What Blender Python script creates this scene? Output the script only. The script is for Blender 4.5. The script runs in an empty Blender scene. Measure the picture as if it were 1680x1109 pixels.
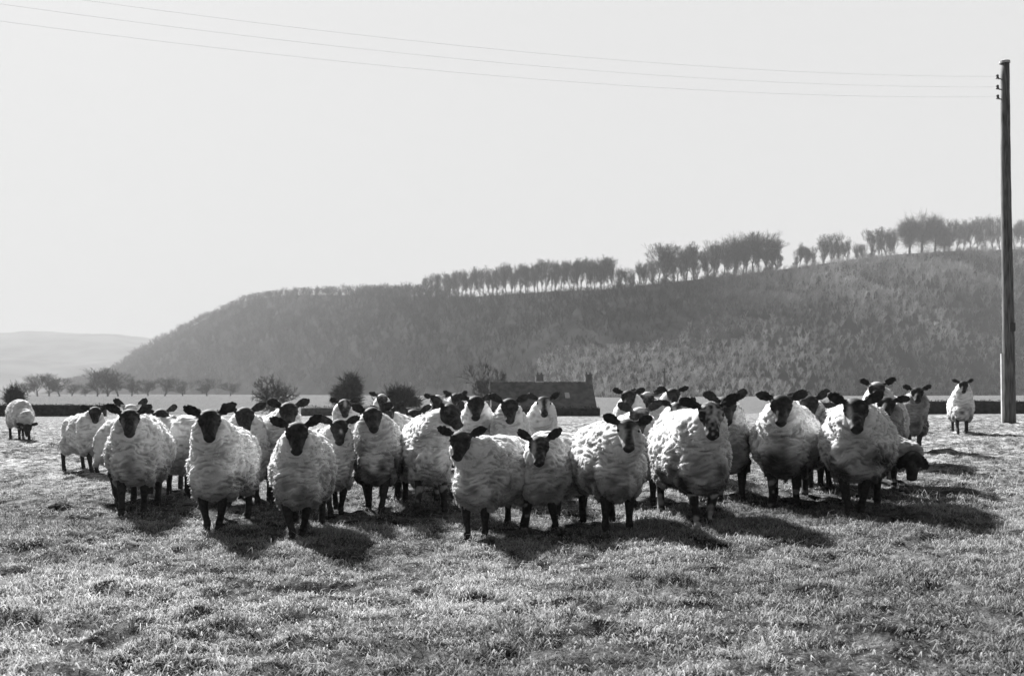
import bpy, bmesh, math, random
import numpy as np
from mathutils import Vector, Matrix
R = math.radians
random.seed(7)
scene = bpy.context.scene
C = scene.collection

# ------------------------------------------------------------------ camera
CAMZ = 1.05
FPX = 1633.33            # focal length in photo pixels (35 mm lens)
HOR = 645.0              # row of the horizon in the photo
cam_d = bpy.data.cameras.new('camera')
cam_d.lens = 35; cam_d.sensor_width = 36; cam_d.sensor_fit = 'HORIZONTAL'
cam_d.shift_y = (HOR - 554.5) / 1680
cam_d.clip_start = 0.1; cam_d.clip_end = 12000
cam_d.dof.use_dof = True; cam_d.dof.focus_distance = 7.8; cam_d.dof.aperture_fstop = 5.0
cam = bpy.data.objects.new('camera', cam_d); C.objects.link(cam)
cam.location = (0, 0, CAMZ); cam.rotation_euler = (R(90), 0, 0)
scene.camera = cam

# ------------------------------------------------------------------ light
SUN_EL = 37.0            # elevation
SUN_AZ = -31.0           # left of the view direction, behind the flock
world = bpy.data.worlds.new('World'); scene.world = world; world.use_nodes = True
wn = world.node_tree; wn.nodes.clear()
sky = wn.nodes.new('ShaderNodeTexSky'); sky.sky_type = 'NISHITA'; sky.sun_disc = False
sky.sun_elevation = R(SUN_EL); sky.sun_rotation = R(SUN_AZ)
sky.air_density = 1.0; sky.dust_density = 6.0; sky.ozone_density = 1.0
bw = wn.nodes.new('ShaderNodeRGBToBW')
cap = wn.nodes.new('ShaderNodeMix'); cap.data_type = 'FLOAT'
cap.inputs['Factor'].default_value = 0.985
bg = wn.nodes.new('ShaderNodeBackground'); bg.inputs['Strength'].default_value = 0.05
wo = wn.nodes.new('ShaderNodeOutputWorld')
wn.links.new(sky.outputs[0], bw.inputs[0])
wn.links.new(bw.outputs[0], cap.inputs[2])
# thin cloud veil: bright towards the low sun's half of the sky, with added dimming overhead and behind that cuts front fill
geo = wn.nodes.new('ShaderNodeTexCoord'); sep = wn.nodes.new('ShaderNodeSeparateXYZ'); wn.links.new(geo.outputs['Generated'], sep.inputs[0])
my = wn.nodes.new('ShaderNodeMapRange'); my.interpolation_type = 'SMOOTHSTEP'
my.inputs[1].default_value = -.1; my.inputs[2].default_value = .75; my.inputs[3].default_value = .24; my.inputs[4].default_value = 1
mz = wn.nodes.new('ShaderNodeMapRange'); mz.interpolation_type = 'SMOOTHSTEP'
mz.inputs[1].default_value = .40; mz.inputs[2].default_value = .85; mz.inputs[3].default_value = 1; mz.inputs[4].default_value = .45
wn.links.new(sep.outputs[1], my.inputs[0]); wn.links.new(sep.outputs[2], mz.inputs[0])
mm = wn.nodes.new('ShaderNodeMath'); mm.operation = 'MULTIPLY'; wn.links.new(my.outputs[0], mm.inputs[0]); wn.links.new(mz.outputs[0], mm.inputs[1])
mk = wn.nodes.new('ShaderNodeMath'); mk.operation = 'MULTIPLY'; mk.inputs[1].default_value = 4.9; wn.links.new(mm.outputs[0], mk.inputs[0]); wn.links.new(mk.outputs[0], cap.inputs[3])
wn.links.new(cap.outputs[0], bg.inputs['Color']); wn.links.new(bg.outputs[0], wo.inputs[0])
sun_d = bpy.data.lights.new('sun', 'SUN'); sun_d.energy = 5.0; sun_d.angle = R(4.5)
sun_d.color = (1, 1, 1)
sun = bpy.data.objects.new('sun', sun_d); C.objects.link(sun)
az = R(SUN_AZ); el = R(SUN_EL)
S = Vector((math.sin(az) * math.cos(el), math.cos(az) * math.cos(el), math.sin(el)))
sun.rotation_euler = S.to_track_quat('Z', 'Y').to_euler()
vs = scene.view_settings
vs.view_transform = 'Standard'; vs.look = 'None'; vs.exposure = 1.7; vs.gamma = 1; vs.use_curve_mapping = False
scene.render.engine = 'CYCLES'
scene.cycles.volume_bounces = 1
scene.cycles.max_bounces = 6

# ------------------------------------------------------------------ helpers
def hsh(ix, iy, iz, seed):
    h = (ix * 374761393 + iy * 668265263 + iz * 2147483647 + seed * 1274126177) & 0xFFFFFFFF
    h = ((h ^ (h >> 13)) * 1274126177) & 0xFFFFFFFF
    h = ((h ^ (h >> 16)) * 2246822519) & 0xFFFFFFFF
    return ((h ^ (h >> 15)) & 0xFFFFFF) / float(0xFFFFFF)
def vnoise(P, seed=0):
    """3-D value noise, 0..1, P is (N,3)"""
    P = np.asarray(P, float); I = np.floor(P).astype(np.int64); F = P - I; F = F * F * (3 - 2 * F)
    r = 0
    for dx in (0, 1):
        for dy in (0, 1):
            for dz in (0, 1):
                w = (F[:, 0] if dx else 1 - F[:, 0]) * (F[:, 1] if dy else 1 - F[:, 1]) * (F[:, 2] if dz else 1 - F[:, 2])
                r = r + w * hsh(I[:, 0] + dx, I[:, 1] + dy, I[:, 2] + dz, seed)
    return r
def noise2(x, y, scale, seed=0, oct=1):
    x = np.asarray(x, float); y = np.asarray(y, float); r = 0; a = 1; t = 0
    for o in range(oct):
        P = np.stack([x.ravel() / scale + 31.7 * o, y.ravel() / scale + 17.3 * o, np.zeros(x.size)], 1)
        r = r + a * vnoise(P, seed + o); t += a; a *= .5; scale *= .5
    return (r / t).reshape(x.shape)
def sstep(a, b, x):
    t = np.clip((np.asarray(x, float) - a) / (b - a), 0, 1); return t * t * (3 - 2 * t)

def mesh_arr(name, V, F, attrs=None, smooth=False):
    V = np.asarray(V, np.float32); F = np.asarray(F, np.int32); k = F.shape[1]
    me = bpy.data.meshes.new(name)
    me.vertices.add(len(V)); me.vertices.foreach_set('co', V.ravel())
    me.loops.add(F.size); me.loops.foreach_set('vertex_index', F.ravel())
    me.polygons.add(len(F)); me.polygons.foreach_set('loop_start', np.arange(0, F.size, k, dtype=np.int32))
    me.polygons.foreach_set('loop_total', np.full(len(F), k, np.int32))
    if smooth: me.polygons.foreach_set('use_smooth', np.ones(len(F), bool))
    me.update(calc_edges=True)
    for n, a in (attrs or {}).items():
        at = me.attributes.new(n, 'FLOAT', 'POINT'); at.data.foreach_set('value', np.asarray(a, np.float32))
    return me
def link(name, me, mat=None, parent=None):
    o = bpy.data.objects.new(name, me); C.objects.link(o)
    if mat and me is not None and not me.materials: me.materials.append(mat)
    if parent: o.parent = parent
    return o
def tag(o, label=None, cat=None, group=None, kind=None):
    if label: o['label'] = label
    if cat: o['category'] = cat
    if group: o['group'] = group
    if kind: o['kind'] = kind
    return o
def empty(name, loc, rz=0):
    o = bpy.data.objects.new(name, None); C.objects.link(o); o.location = loc; o.rotation_euler = (0, 0, rz)
    o.empty_display_size = .2
    return o

class MB:
    """collects shapes into one bmesh"""
    cache = {}
    def __init__(s): s.bm = bmesh.new(); s.balls = []
    def ell(s, c, r, M=None, seg=16, rings=10):
        if (seg, rings) not in MB.cache:
            t = bmesh.new(); bmesh.ops.create_uvsphere(t, u_segments=seg, v_segments=rings, radius=1); bmesh.ops.triangulate(t, faces=t.faces)
            t.verts.index_update(); MB.cache[(seg, rings)] = (np.array([v.co[:] for v in t.verts]), np.array([[v.index for v in f.verts] for f in t.faces])); t.free()
        V, F = MB.cache[(seg, rings)]; V = V * np.array(r)
        if M: V = V @ np.array(M).T
        s.balls.append((V + np.array(c), F))
    def tube(s, pts, rad, seg=10, xs=1.0):
        pts = [Vector(p) for p in pts]; rings = []
        for i, p in enumerate(pts):
            d = (pts[min(i + 1, len(pts) - 1)] - pts[max(i - 1, 0)]).normalized()
            a = Vector((1, 0, 0)) if abs(d.x) < .8 else Vector((0, 1, 0))
            u = d.cross(a).normalized(); v = d.cross(u).normalized()
            rings.append([s.bm.verts.new(p + (u * math.cos(2 * math.pi * k / seg) + v * math.sin(2 * math.pi * k / seg) * xs) * rad[i]) for k in range(seg)])
        for a, b in zip(rings, rings[1:]):
            for k in range(seg): s.bm.faces.new((a[k], a[(k + 1) % seg], b[(k + 1) % seg], b[k]))
        s.bm.faces.new(rings[0][::-1]); s.bm.faces.new(rings[-1])
    def chain(s, a, b, ra, rb, n=5):
        """overlapping balls (tapered capsule)"""
        a = Vector(a); b = Vector(b)
        for i in range(n + 1):
            t = i / n; r = ra + (rb - ra) * t; s.ell(a.lerp(b, t), (r, r, r), seg=14, rings=8)
    def box(s, c, d, M=None):
        m = Matrix.Translation(Vector(c)) @ (M.to_4x4() if M else Matrix()) @ Matrix.Diagonal((d[0], d[1], d[2], 1))
        bmesh.ops.create_cube(s.bm, size=1, matrix=m)
    def prism(s, poly, dirv):
        """poly: list of 3-D points, extruded by dirv"""
        a = [s.bm.verts.new(Vector(p)) for p in poly]; b = [s.bm.verts.new(Vector(p) + Vector(dirv)) for p in poly]
        n = len(poly); s.bm.faces.new(a[::-1]); s.bm.faces.new(b)
        for k in range(n): s.bm.faces.new((a[k], a[(k + 1) % n], b[(k + 1) % n], b[k]))
    def mesh(s, name, recalc=True, bevel=0):
        if recalc: bmesh.ops.recalc_face_normals(s.bm, faces=s.bm.faces)
        if bevel: bmesh.ops.bevel(s.bm, geom=list(s.bm.edges), offset=bevel, segments=1, affect='EDGES')
        if s.balls:
            bmesh.ops.triangulate(s.bm, faces=s.bm.faces); s.bm.verts.index_update()
            VV = [np.array([v.co[:] for v in s.bm.verts]).reshape(-1, 3)]; FF = [np.array([[v.index for v in f.verts] for f in s.bm.faces], int).reshape(-1, 3)]; off = len(VV[0])
            for V, F in s.balls: VV.append(V); FF.append(F + off); off += len(V)
            s.bm.free(); return mesh_arr(name, np.concatenate(VV), np.concatenate(FF))
        me = bpy.data.meshes.new(name); s.bm.to_mesh(me); s.bm.free(); return me
work = bpy.data.scenes.new('work')
def remesh(me, voxel, it=4, fac=.5, sub=0):
    o = bpy.data.objects.new('tmp', me); work.collection.objects.link(o)
    m = o.modifiers.new('r', 'REMESH'); m.mode = 'VOXEL'; m.voxel_size = voxel
    m2 = o.modifiers.new('s', 'SMOOTH'); m2.factor = fac; m2.iterations = it
    if sub: m3 = o.modifiers.new('d', 'SUBSURF'); m3.levels = sub; m3.render_levels = sub
    with bpy.context.temp_override(scene=work, view_layer=work.view_layers[0]):
        dg = bpy.context.evaluated_depsgraph_get(); dg.update()
        r = bpy.data.meshes.new_from_object(o.evaluated_get(dg))
    bpy.data.objects.remove(o); bpy.data.meshes.remove(me)
    return r
def get_v(me):
    a = np.empty(len(me.vertices) * 3, np.float32); me.vertices.foreach_get('co', a); return a.reshape(-1, 3)
def get_n(me):
    a = np.empty(len(me.vertices) * 3, np.float32); me.vertices.foreach_get('normal', a); return a.reshape(-1, 3)

# ------------------------------------------------------------------ materials (grey: the photograph is monochrome)
def mat(name, g=.3, rough=.9, spec=.2):
    m = bpy.data.materials.new(name); m.use_nodes = True
    b = m.node_tree.nodes['Principled BSDF']
    b.inputs['Base Color'].default_value = (g, g, g, 1); b.inputs['Roughness'].default_value = rough
    b.inputs['Specular IOR Level'].default_value = spec
    return m
def nodes(m): return m.node_tree.nodes, m.node_tree.links, m.node_tree.nodes['Principled BSDF']
def ramp(N, L, src, stops):
    r = N.new('ShaderNodeValToRGB'); e = r.color_ramp.elements
    while len(e) < len(stops): e.new(.5)
    for k, (p, g) in enumerate(stops): e[k].position = p; e[k].color = (g, g, g, 1)
    L.new(src, r.inputs[0]); return r
def noisy(m, scale, lo, hi, bump=0, bscale=None, detail=6, stretch=None, a=.35, b=.65, dist=.02):
    N, L, B = nodes(m)
    tc = N.new('ShaderNodeTexCoord'); src = tc.outputs['Object']
    if stretch:
        mp = N.new('ShaderNodeMapping'); mp.inputs['Scale'].default_value = stretch; L.new(src, mp.inputs[0]); src = mp.outputs[0]
    n = N.new('ShaderNodeTexNoise'); n.inputs['Scale'].default_value = scale; n.inputs['Detail'].default_value = detail
    L.new(src, n.inputs['Vector'])
    r = ramp(N, L, n.outputs[0], [(a, lo), (b, hi)]); L.new(r.outputs[0], B.inputs['Base Color'])
    if bump:
        n2 = N.new('ShaderNodeTexNoise'); n2.inputs['Scale'].default_value = bscale or scale * 3; n2.inputs['Detail'].default_value = 5
        L.new(src, n2.inputs['Vector'])
        bp = N.new('ShaderNodeBump'); bp.inputs['Strength'].default_value = bump; bp.inputs['Distance'].default_value = dist
        L.new(n2.outputs[0], bp.inputs['Height']); L.new(bp.outputs[0], B.inputs['Normal'])
    return m
def translucent(m, fac, colour_socket=None, g=.6):
    N, L, B = nodes(m); out = [n for n in N if n.type == 'OUTPUT_MATERIAL'][0]
    t = N.new('ShaderNodeBsdfTranslucent'); t.inputs[0].default_value = (g, g, g, 1)
    if colour_socket: L.new(colour_socket, t.inputs[0])
    mx = N.new('ShaderNodeMixShader'); mx.inputs[0].default_value = fac
    L.new(B.outputs[0], mx.inputs[1]); L.new(t.outputs[0], mx.inputs[2]); L.new(mx.outputs[0], out.inputs[0])

# pasture: soil and matted thatch between the blades
m_ground = mat('pasture', .15, 1, 0)
N, L, B = nodes(m_ground)
tc = N.new('ShaderNodeTexCoord')
def nz(scale, detail=5, stretch=None, rough=.6):
    n = N.new('ShaderNodeTexNoise'); n.inputs['Scale'].default_value = scale; n.inputs['Detail'].default_value = detail
    n.inputs['Roughness'].default_value = rough
    if stretch:
        mp = N.new('ShaderNodeMapping'); mp.inputs['Scale'].default_value = stretch; L.new(tc.outputs['Object'], mp.inputs[0]); L.new(mp.outputs[0], n.inputs['Vector'])
    else: L.new(tc.outputs['Object'], n.inputs['Vector'])
    return n
n1 = nz(.55, 6); r1 = ramp(N, L, n1.outputs[0], [(.35, .17), (.65, .30)])
n2 = nz(7, 8, (1, .7, 1), .75); r2 = ramp(N, L, n2.outputs[0], [(.40, .14), (.50, .8), (.60, 1.7)])
n3 = nz(90, 4); r3 = ramp(N, L, n3.outputs[0], [(.35, .6), (.65, 1.3)])
def mul(a, b):
    k = N.new('ShaderNodeMix'); k.data_type = 'RGBA'; k.blend_type = 'MULTIPLY'; k.inputs['Factor'].default_value = 1
    L.new(a, k.inputs[6]); L.new(b, k.inputs[7]); return k.outputs[2]
sp = N.new('ShaderNodeSeparateXYZ'); L.new(tc.outputs['Object'], sp.inputs[0])
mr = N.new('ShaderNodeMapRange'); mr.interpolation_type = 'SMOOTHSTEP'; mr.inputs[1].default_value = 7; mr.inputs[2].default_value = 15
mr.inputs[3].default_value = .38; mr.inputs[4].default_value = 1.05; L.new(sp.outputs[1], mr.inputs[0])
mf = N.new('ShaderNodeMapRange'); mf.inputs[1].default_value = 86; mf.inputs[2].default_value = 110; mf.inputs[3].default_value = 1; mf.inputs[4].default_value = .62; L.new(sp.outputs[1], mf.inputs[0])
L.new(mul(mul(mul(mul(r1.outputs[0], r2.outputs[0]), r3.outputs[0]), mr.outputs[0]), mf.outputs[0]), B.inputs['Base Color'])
nb = nz(26, 8, (1, .8, 1), .7); bp = N.new('ShaderNodeBump'); bp.inputs['Strength'].default_value = .9; bp.inputs['Distance'].default_value = .03
L.new(nb.outputs[0], bp.inputs['Height']); L.new(bp.outputs[0], B.inputs['Normal'])

m_blade = mat('grass_blades', .3, .8, .15)
N, L, B = nodes(m_blade)
at = N.new('ShaderNodeAttribute'); at.attribute_name = 'shade'
L.new(at.outputs['Fac'], B.inputs['Base Color']); translucent(m_blade, .35, at.outputs['Fac'])

m_wool = mat('wool', .62, 1, 0)
N, L, B = nodes(m_wool)
at = N.new('ShaderNodeAttribute'); at.attribute_name = 'shade'
L.new(at.outputs['Fac'], B.inputs['Base Color'])
B.inputs['Sheen Weight'].default_value = .25; B.inputs['Sheen Roughness'].default_value = .6
translucent(m_wool, .45, at.outputs['Fac'])

m_fleece = m_wool.copy(); m_fleece.name = 'fleece_depth'
N, L, B = nodes(m_fleece); B.inputs['Subsurface Weight'].default_value = .75; B.inputs['Subsurface Radius'].default_value = (1, 1, 1); B.inputs['Subsurface Scale'].default_value = .045
L.new(B.outputs[0], [n for n in N if n.type == 'OUTPUT_MATERIAL'][0].inputs[0])
m_coat = mat('dark_face_hair', .02, .7, .12)
N, L, B = nodes(m_coat)
at = N.new('ShaderNodeAttribute'); at.attribute_name = 'pale'
tc = N.new('ShaderNodeTexCoord'); nn = N.new('ShaderNodeTexNoise'); nn.inputs['Scale'].default_value = 45; nn.inputs['Detail'].default_value = 4
L.new(tc.outputs['Object'], nn.inputs['Vector'])
r = ramp(N, L, nn.outputs[0], [(.3, .014), (.7, .046)])
r5 = ramp(N, L, nn.outputs[0], [(.3, .32), (.7, .52)])
mx = N.new('ShaderNodeMix'); mx.data_type = 'RGBA'; L.new(at.outputs['Fac'], mx.inputs[0]); L.new(r.outputs[0], mx.inputs[6]); L.new(r5.outputs[0], mx.inputs[7])
L.new(mx.outputs[2], B.inputs['Base Color'])
m_eye = mat('eye', .02, .12, .6)
m_bark = noisy(mat('bark', .06, 1, 0), 6, .035, .085, .5, 20)
m_twig = noisy(mat('twigs', .06, 1, 0), 2, .035, .09)
m_twig_pale = noisy(mat('pale_twigs', .12), 2, .08, .16)
m_wood = mat('woodland_twigs', .06, 1, 0)
N, L, B = nodes(m_wood); at = N.new('ShaderNodeAttribute'); at.attribute_name = 'shade'; L.new(at.outputs['Fac'], B.inputs['Base Color'])
m_hedge = noisy(mat('hedge_leaves', .03, 1, 0), 3, .015, .04)
m_hill = noisy(mat('hill_soil', .08, 1, 0), .06, .015, .034, .5, .5, 8)
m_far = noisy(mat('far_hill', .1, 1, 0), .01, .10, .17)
m_pole = noisy(mat('pole_wood', .08, .85), 5, .05, .16, .6, 14, 6, (6, 6, .5), dist=.006)
m_iron = mat('iron', .04, .6, .4)
m_porc = mat('porcelain', .06, .3, .5)
m_pale = noisy(mat('pale_guard', .45), 4, .35, .55)
m_roof = noisy(mat('slates', .07, .9, .05), 1.5, .07, .14, .4, 4)
m_wall = noisy(mat('stone_wall', .12), 1.2, .07, .16, .5, 5)
m_glass = mat('window_glass', .45, .15, .6)
m_soil = noisy(mat('bare_earth', .03, 1, 0), 18, .03, .09, .9, 40)

# ------------------------------------------------------------------ terrain
def H0(x, y):
    """broad lie of the land"""
    x = np.asarray(x, float); y = np.asarray(y, float)
    near = 1 - sstep(28, 70, y)
    xr = np.clip(x, 0, 60); right = .040 * 9 * (1 - np.exp(-xr / 9)) * 1.15
    xl = np.clip(-x, 0, 60); left = -.012 * 8 * (1 - np.exp(-xl / 8))
    z = (right + left) * near
    z = z - .07 * np.exp(-(((x + .5) / 2.2) ** 2 + ((y - 7.2) / 2.0) ** 2))
    z = z + .17 * np.exp(-(((x + 11) / 6) ** 2 + ((y - 22) / 6) ** 2))
    z = z - .80 * sstep(26, 80, y) + .22 * sstep(5, 45, x) * sstep(40, 80, y)
    z = z - 2.1 * sstep(84, 135, y) + 2.6 * sstep(135, 400, y)
    return z
def H1(x, y):
    """with tussocks"""
    f = 1 - sstep(18, 60, y)
    z = H0(x, y) + f * (.035 * (noise2(x, y, .55, 3, 2) - .5) + .105 * (noise2(x, y * 1.0, .22, 5, 2) - .5) ** 1 * (.3 + noise2(x, y, 1.7, 9)))
    z = z + f * .03 * (noise2(x, y, .09, 11) - .5)
    return z + .10 * (noise2(x, y, 4.5, 12) - .5) * sstep(9, 20, y) * (1 - sstep(60, 90, y))
def axis(segs):
    a = [segs[0][0]]
    for s0, s1, st0, st1 in segs:
        x = s0; n = 0
        while x < s1 - 1e-6:
            t = (x - s0) / (s1 - s0); x = min(s1, x + st0 + (st1 - st0) * t); a.append(x)
    return np.array(a)
ya = axis([(-40, 0, 4, .6), (0, 2.6, .5, .06), (2.6, 11, .036, .06), (11, 26, .06, .2), (26, 90, .25, 1.2), (90, 500, 3, 15), (500, 3900, 60, 500)])
xp = axis([(0, 4.5, .042, .05), (4.5, 12, .06, .16), (12, 50, .3, 2), (50, 500, 6, 40), (500, 3700, 100, 600)])
xa = np.concatenate([-xp[:0:-1], xp])
X, Y = np.meshgrid(xa, ya)
Z = H1(X, Y)
V = np.stack([X.ravel(), Y.ravel(), Z.ravel()], 1)
ny, nx = X.shape
idx = np.arange(nx * ny).reshape(ny, nx)
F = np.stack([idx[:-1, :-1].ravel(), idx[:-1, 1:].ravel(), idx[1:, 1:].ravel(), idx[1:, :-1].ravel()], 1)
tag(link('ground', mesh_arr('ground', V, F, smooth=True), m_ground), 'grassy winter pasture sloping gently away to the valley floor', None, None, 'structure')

# ------------------------------------------------------------------ grass
rng = np.random.default_rng(11)
def blades(n, y0, y1, hmin, hmax, w, dens_scale=1.0, power=1.0):
    # uniform in area over a wedge somewhat wider than the view
    u = rng.random(int(n * 2.2)); y = (y0 ** power + u * (y1 ** power - y0 ** power)) ** (1 / power)
    x = (rng.random(y.size) * 2 - 1) * (y * .56 + .9)
    d = .35 * noise2(x, y, .5, 21, 2) + .65 * noise2(x, y, .16, 22, 2)
    keep = rng.random(y.size) < np.clip((d - .36) * 4.5, .14, 1)
    x = x[keep][:n]; y = y[keep][:n]; d = d[keep][:n]; n = x.size
    z = H1(x, y) - .004
    clump = noise2(x, y, .22, 31) * 18 + noise2(x, y, 1.1, 32) * 6
    ang = clump + rng.normal(0, 1.2, n)
    lean = np.clip(rng.normal(1.38, .33, n), .15, 1.6)
    h = (hmin + (hmax - hmin) * rng.random(n) ** 2.0) * (.45 + 1.1 * d)
    ww = w * (.6 + .8 * rng.random(n))
    dx, dy = np.cos(ang), np.sin(ang)
    r0 = np.stack([x, y, z], 1)
    a1 = lean * .45
    p1 = r0 + np.stack([dx * np.sin(a1), dy * np.sin(a1), np.cos(a1)], 1) * (h * .5)[:, None]
    ang2 = ang + rng.normal(0, .5, n); a2 = lean * 1.5
    p2 = p1 + np.stack([np.cos(ang2) * np.sin(a2), np.sin(ang2) * np.sin(a2), np.cos(a2)], 1) * (h * .6)[:, None]
    sa = ang + np.pi / 2 + rng.normal(0, .6, n)
    s = np.stack([np.cos(sa), np.sin(sa), np.zeros(n)], 1) * (ww * .5)[:, None]
    Vv = np.stack([r0 - s, r0 + s, p1 + s * .8, p1 - s * .8, p2], 1).reshape(-1, 3)
    b = np.arange(n)[:, None] * 5
    Ff = np.concatenate([b + np.array([[0, 1, 2]]), b + np.array([[0, 2, 3]]), b + np.array([[3, 2, 4]])], 0)
    pal = noise2(x, y, .9, 41, 2)
    t = np.clip(rng.random(n) * .75 + (pal - .42) * .7, 0, 1)
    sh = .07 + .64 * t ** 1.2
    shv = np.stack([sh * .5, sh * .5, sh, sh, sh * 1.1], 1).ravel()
    return Vv, Ff, shv
parts = [blades(230000, 2.9, 8.5, .022, .082, .0044, power=1.35), blades(150000, 8.5, 26, .018, .055, .0075, power=1.2),
         blades(15000, 3.0, 13, .07, .16, .0036, power=1.3)]
VV = []; FF = []; SS = []; off = 0
for a, b, c in parts: VV.append(a); FF.append(b + off); SS.append(c); off += len(a)
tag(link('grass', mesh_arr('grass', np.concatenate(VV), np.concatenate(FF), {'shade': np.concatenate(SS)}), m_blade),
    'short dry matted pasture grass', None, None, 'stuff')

# ------------------------------------------------------------------ sheep
def loft_ear(mb, base, out, fwd, ln, wd, th=.013):
    """leaf-shaped cupped ear: base point, outward axis, facing normal"""
    out = out.normalized(); fwd = (fwd - out * fwd.dot(out)).normalized(); side = out.cross(fwd)
    prof = [(0, .50), (.12, .62), (.28, .88), (.48, 1), (.68, .97), (.84, .76), (.95, .44), (1.0, .14)]
    rings = []
    for t, w in prof:
        c = base + out * ln * t - side * 0 + fwd * (.012 * math.sin(t * 3.1))
        ring = []
        for k in range(12):
            a = 2 * math.pi * k / 12; u = math.cos(a) * wd * .5 * w; v = math.sin(a) * th * .5 * max(w, .35)
            v += .22 * wd * (u / (wd * .5)) ** 2 * w         # cup
            ring.append(mb.bm.verts.new(c + side * u + fwd * v))
        rings.append(ring)
    for a, b in zip(rings, rings[1:]):
        for k in range(12): mb.bm.faces.new((a[k], a[(k + 1) % 12], b[(k + 1) % 12], b[k]))
    mb.bm.faces.new(rings[0][::-1]); mb.bm.faces.new(rings[-1])

sheep_count = 0
def make_sheep(x, y, rot, s, poll, hyaw, pitch, roll, legs, mark, label, tufts, ear=(0, 0), fat=1.0, wool_tone=.65, voxel=.0095, dirty=.0):
    """x,y: ground point under the brisket.  poll: head joint in sheep space (metres/s).  legs: foot offsets FL,FR,RL,RR"""
    global sheep_count; sheep_count += 1; sd = sheep_count
    rr = random.Random(sd * 17)
    z0 = float(H0(np.array([x]), np.array([y]))[0]) - .005
    OFF = Vector((0, .26, 0))                      # shift so that front feet are near the origin
    poll = Vector(poll)
    # head frame
    f = Vector((math.sin(hyaw) * math.cos(pitch), -math.cos(hyaw) * math.cos(pitch), -math.sin(pitch)))
    rgt = Vector((math.cos(hyaw), math.sin(hyaw), 0))
    n = rgt.cross(f) * -1
    if n.z < 0 and pitch < 1.5: n = -n
    q = Matrix.Rotation(roll, 3, f); rgt = q @ rgt; n = q @ n
    Mh = Matrix((rgt, f, n)).transposed()          # columns: right, nose, forehead normal
    hs = 1.10 * (0.97 + .06 * rr.random())
    HX, HY = 1.14, .85
    hp = lambda a, b, c: poll + Mh @ Vector((a * HX, b * HY, c)) * hs
    # ---- body (head, ears, legs, hidden trunk): one continuous mesh
    mb = MB()
    def he(c, r, M2=None): mb.ell(hp(*c), (r[0] * hs * HX, r[1] * hs * HY, r[2] * hs), Mh @ (M2 or Matrix.Identity(3)), 18, 12)
    he((0, .03, 0), (.066, .082, .070)); he((0, .055, -.03), (.058, .075, .058))
    he((0, .105, -.018), (.050, .085, .052)); he((0, .12, .018), (.034, .105, .034))
    he((0, .165, -.012), (.041, .07, .042)); he((0, .215, -.008), (.038, .036, .036))
    he((0, .205, -.032), (.029, .040, .021))
    for sx in (-1, 1):
        he((sx * .046, .052, .040), (.022, .034, .020)); he((sx * .052, .085, .014), (.014, .03, .02))
        he((sx * .020, .235, .004), (.017, .014, .017))
        droop = ear[0] if sx < 0 else ear[1]
        out = Mh @ Vector((sx * 1.0, -.28, .02)); out = (out + Vector((0, 0, droop))).normalized()
        loft_ear(mb, hp(sx * .045, -.008, .014), out, Vector((math.sin(hyaw) + sx * .25, -math.cos(hyaw), .15)), .146 * hs * rr.uniform(.92, 1.08), .080 * hs, .018)
    nk = Vector((0, -.13, .58))
    back = poll - Mh @ Vector((0, -.01, .02)) + Vector((0, .03, -.03))
    mb.chain(nk, back, .10, .055, 6)
    fw = min(1, fat); mb.ell((0, -.08, .48), (.13 * fw, .15, .15)); mb.ell((0, .12, .50), (.18 * fw, .32, .19)); mb.ell((0, .38, .50), (.16 * fw, .18, .17))
    fl, fr, bl, br = legs
    for sx, (dx, dy, lift) in ((-1, fl), (1, fr)):
        bx = sx * .094; p0 = (bx, -.22, .42); kx = bx + dx * .45; ky = -.245 + dy * .45 - lift * .6
        k = (kx, ky, .215 + lift * .35); ft = (bx + dx, -.24 + dy, .035 + lift)
        mb.tube([p0, (bx + dx * .2, -.235 + dy * .2, .31), k, ((k[0] + ft[0]) / 2, (k[1] + ft[1]) / 2 + .004, (k[2] + ft[2]) / 2),
                 (ft[0], ft[1] + .006, ft[2] + .045), (ft[0], ft[1] - .008, ft[2] + .018)],
                [.062, .048, .038, .027, .029, .034], 12)
        mb.ell((k[0], k[1] - .004, k[2]), (.030, .031, .036))
        for t in (-1, 1): mb.ell((ft[0] + t * .014, ft[1] - .022, ft[2] - .012), (.0165, .036, .026), None, 12, 8)
    for sx, (dx, dy, lift) in ((-1, bl), (1, br)):
        bx = sx * .125; hk = (bx + dx * .6, .50 + dy * .7, .265 + lift * .4); ft = (bx + dx, .46 + dy, .035 + lift)
        mb.tube([(bx, .36, .44), (bx, .34, .36), (bx + dx * .3, .41 + dy * .4, .31), hk, ((hk[0] + ft[0]) / 2, (hk[1] + ft[1]) / 2, (hk[2] + ft[2]) / 2),
                 (ft[0], ft[1] + .006, ft[2] + .045), (ft[0], ft[1] - .008, ft[2] + .018)],
                [.11, .095, .056, .038, .028, .030, .034], 12)
        mb.ell((hk[0], hk[1] + .01, hk[2] + .006), (.027, .034, .036))
        for t in (-1, 1): mb.ell((ft[0] + t * .014, ft[1] - .022, ft[2] - .012), (.0165, .036, .026), None, 12, 8)
    me = remesh(mb.mesh('sheep', False), voxel, 3, .45)
    v = get_v(me).astype(float)
    loc = (v - np.array(poll)) @ np.array(Mh) / hs / [HX, HY, 1]            # head-space coords of every vertex
    # nostrils, mouth line
    for sx in (-1, 1):
        d = np.linalg.norm((loc - np.array([sx * .017, .248, .004])) * [1, .8, .8], axis=1)
        v -= (np.exp(-(d / .008) ** 2) * .008)[:, None] * np.array(f)
    md = np.exp(-((loc[:, 2] + .022) / .005) ** 2) * (loc[:, 1] > .17) * (np.abs(loc[:, 0]) < .05) * (loc[:, 1] < .3)
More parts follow.
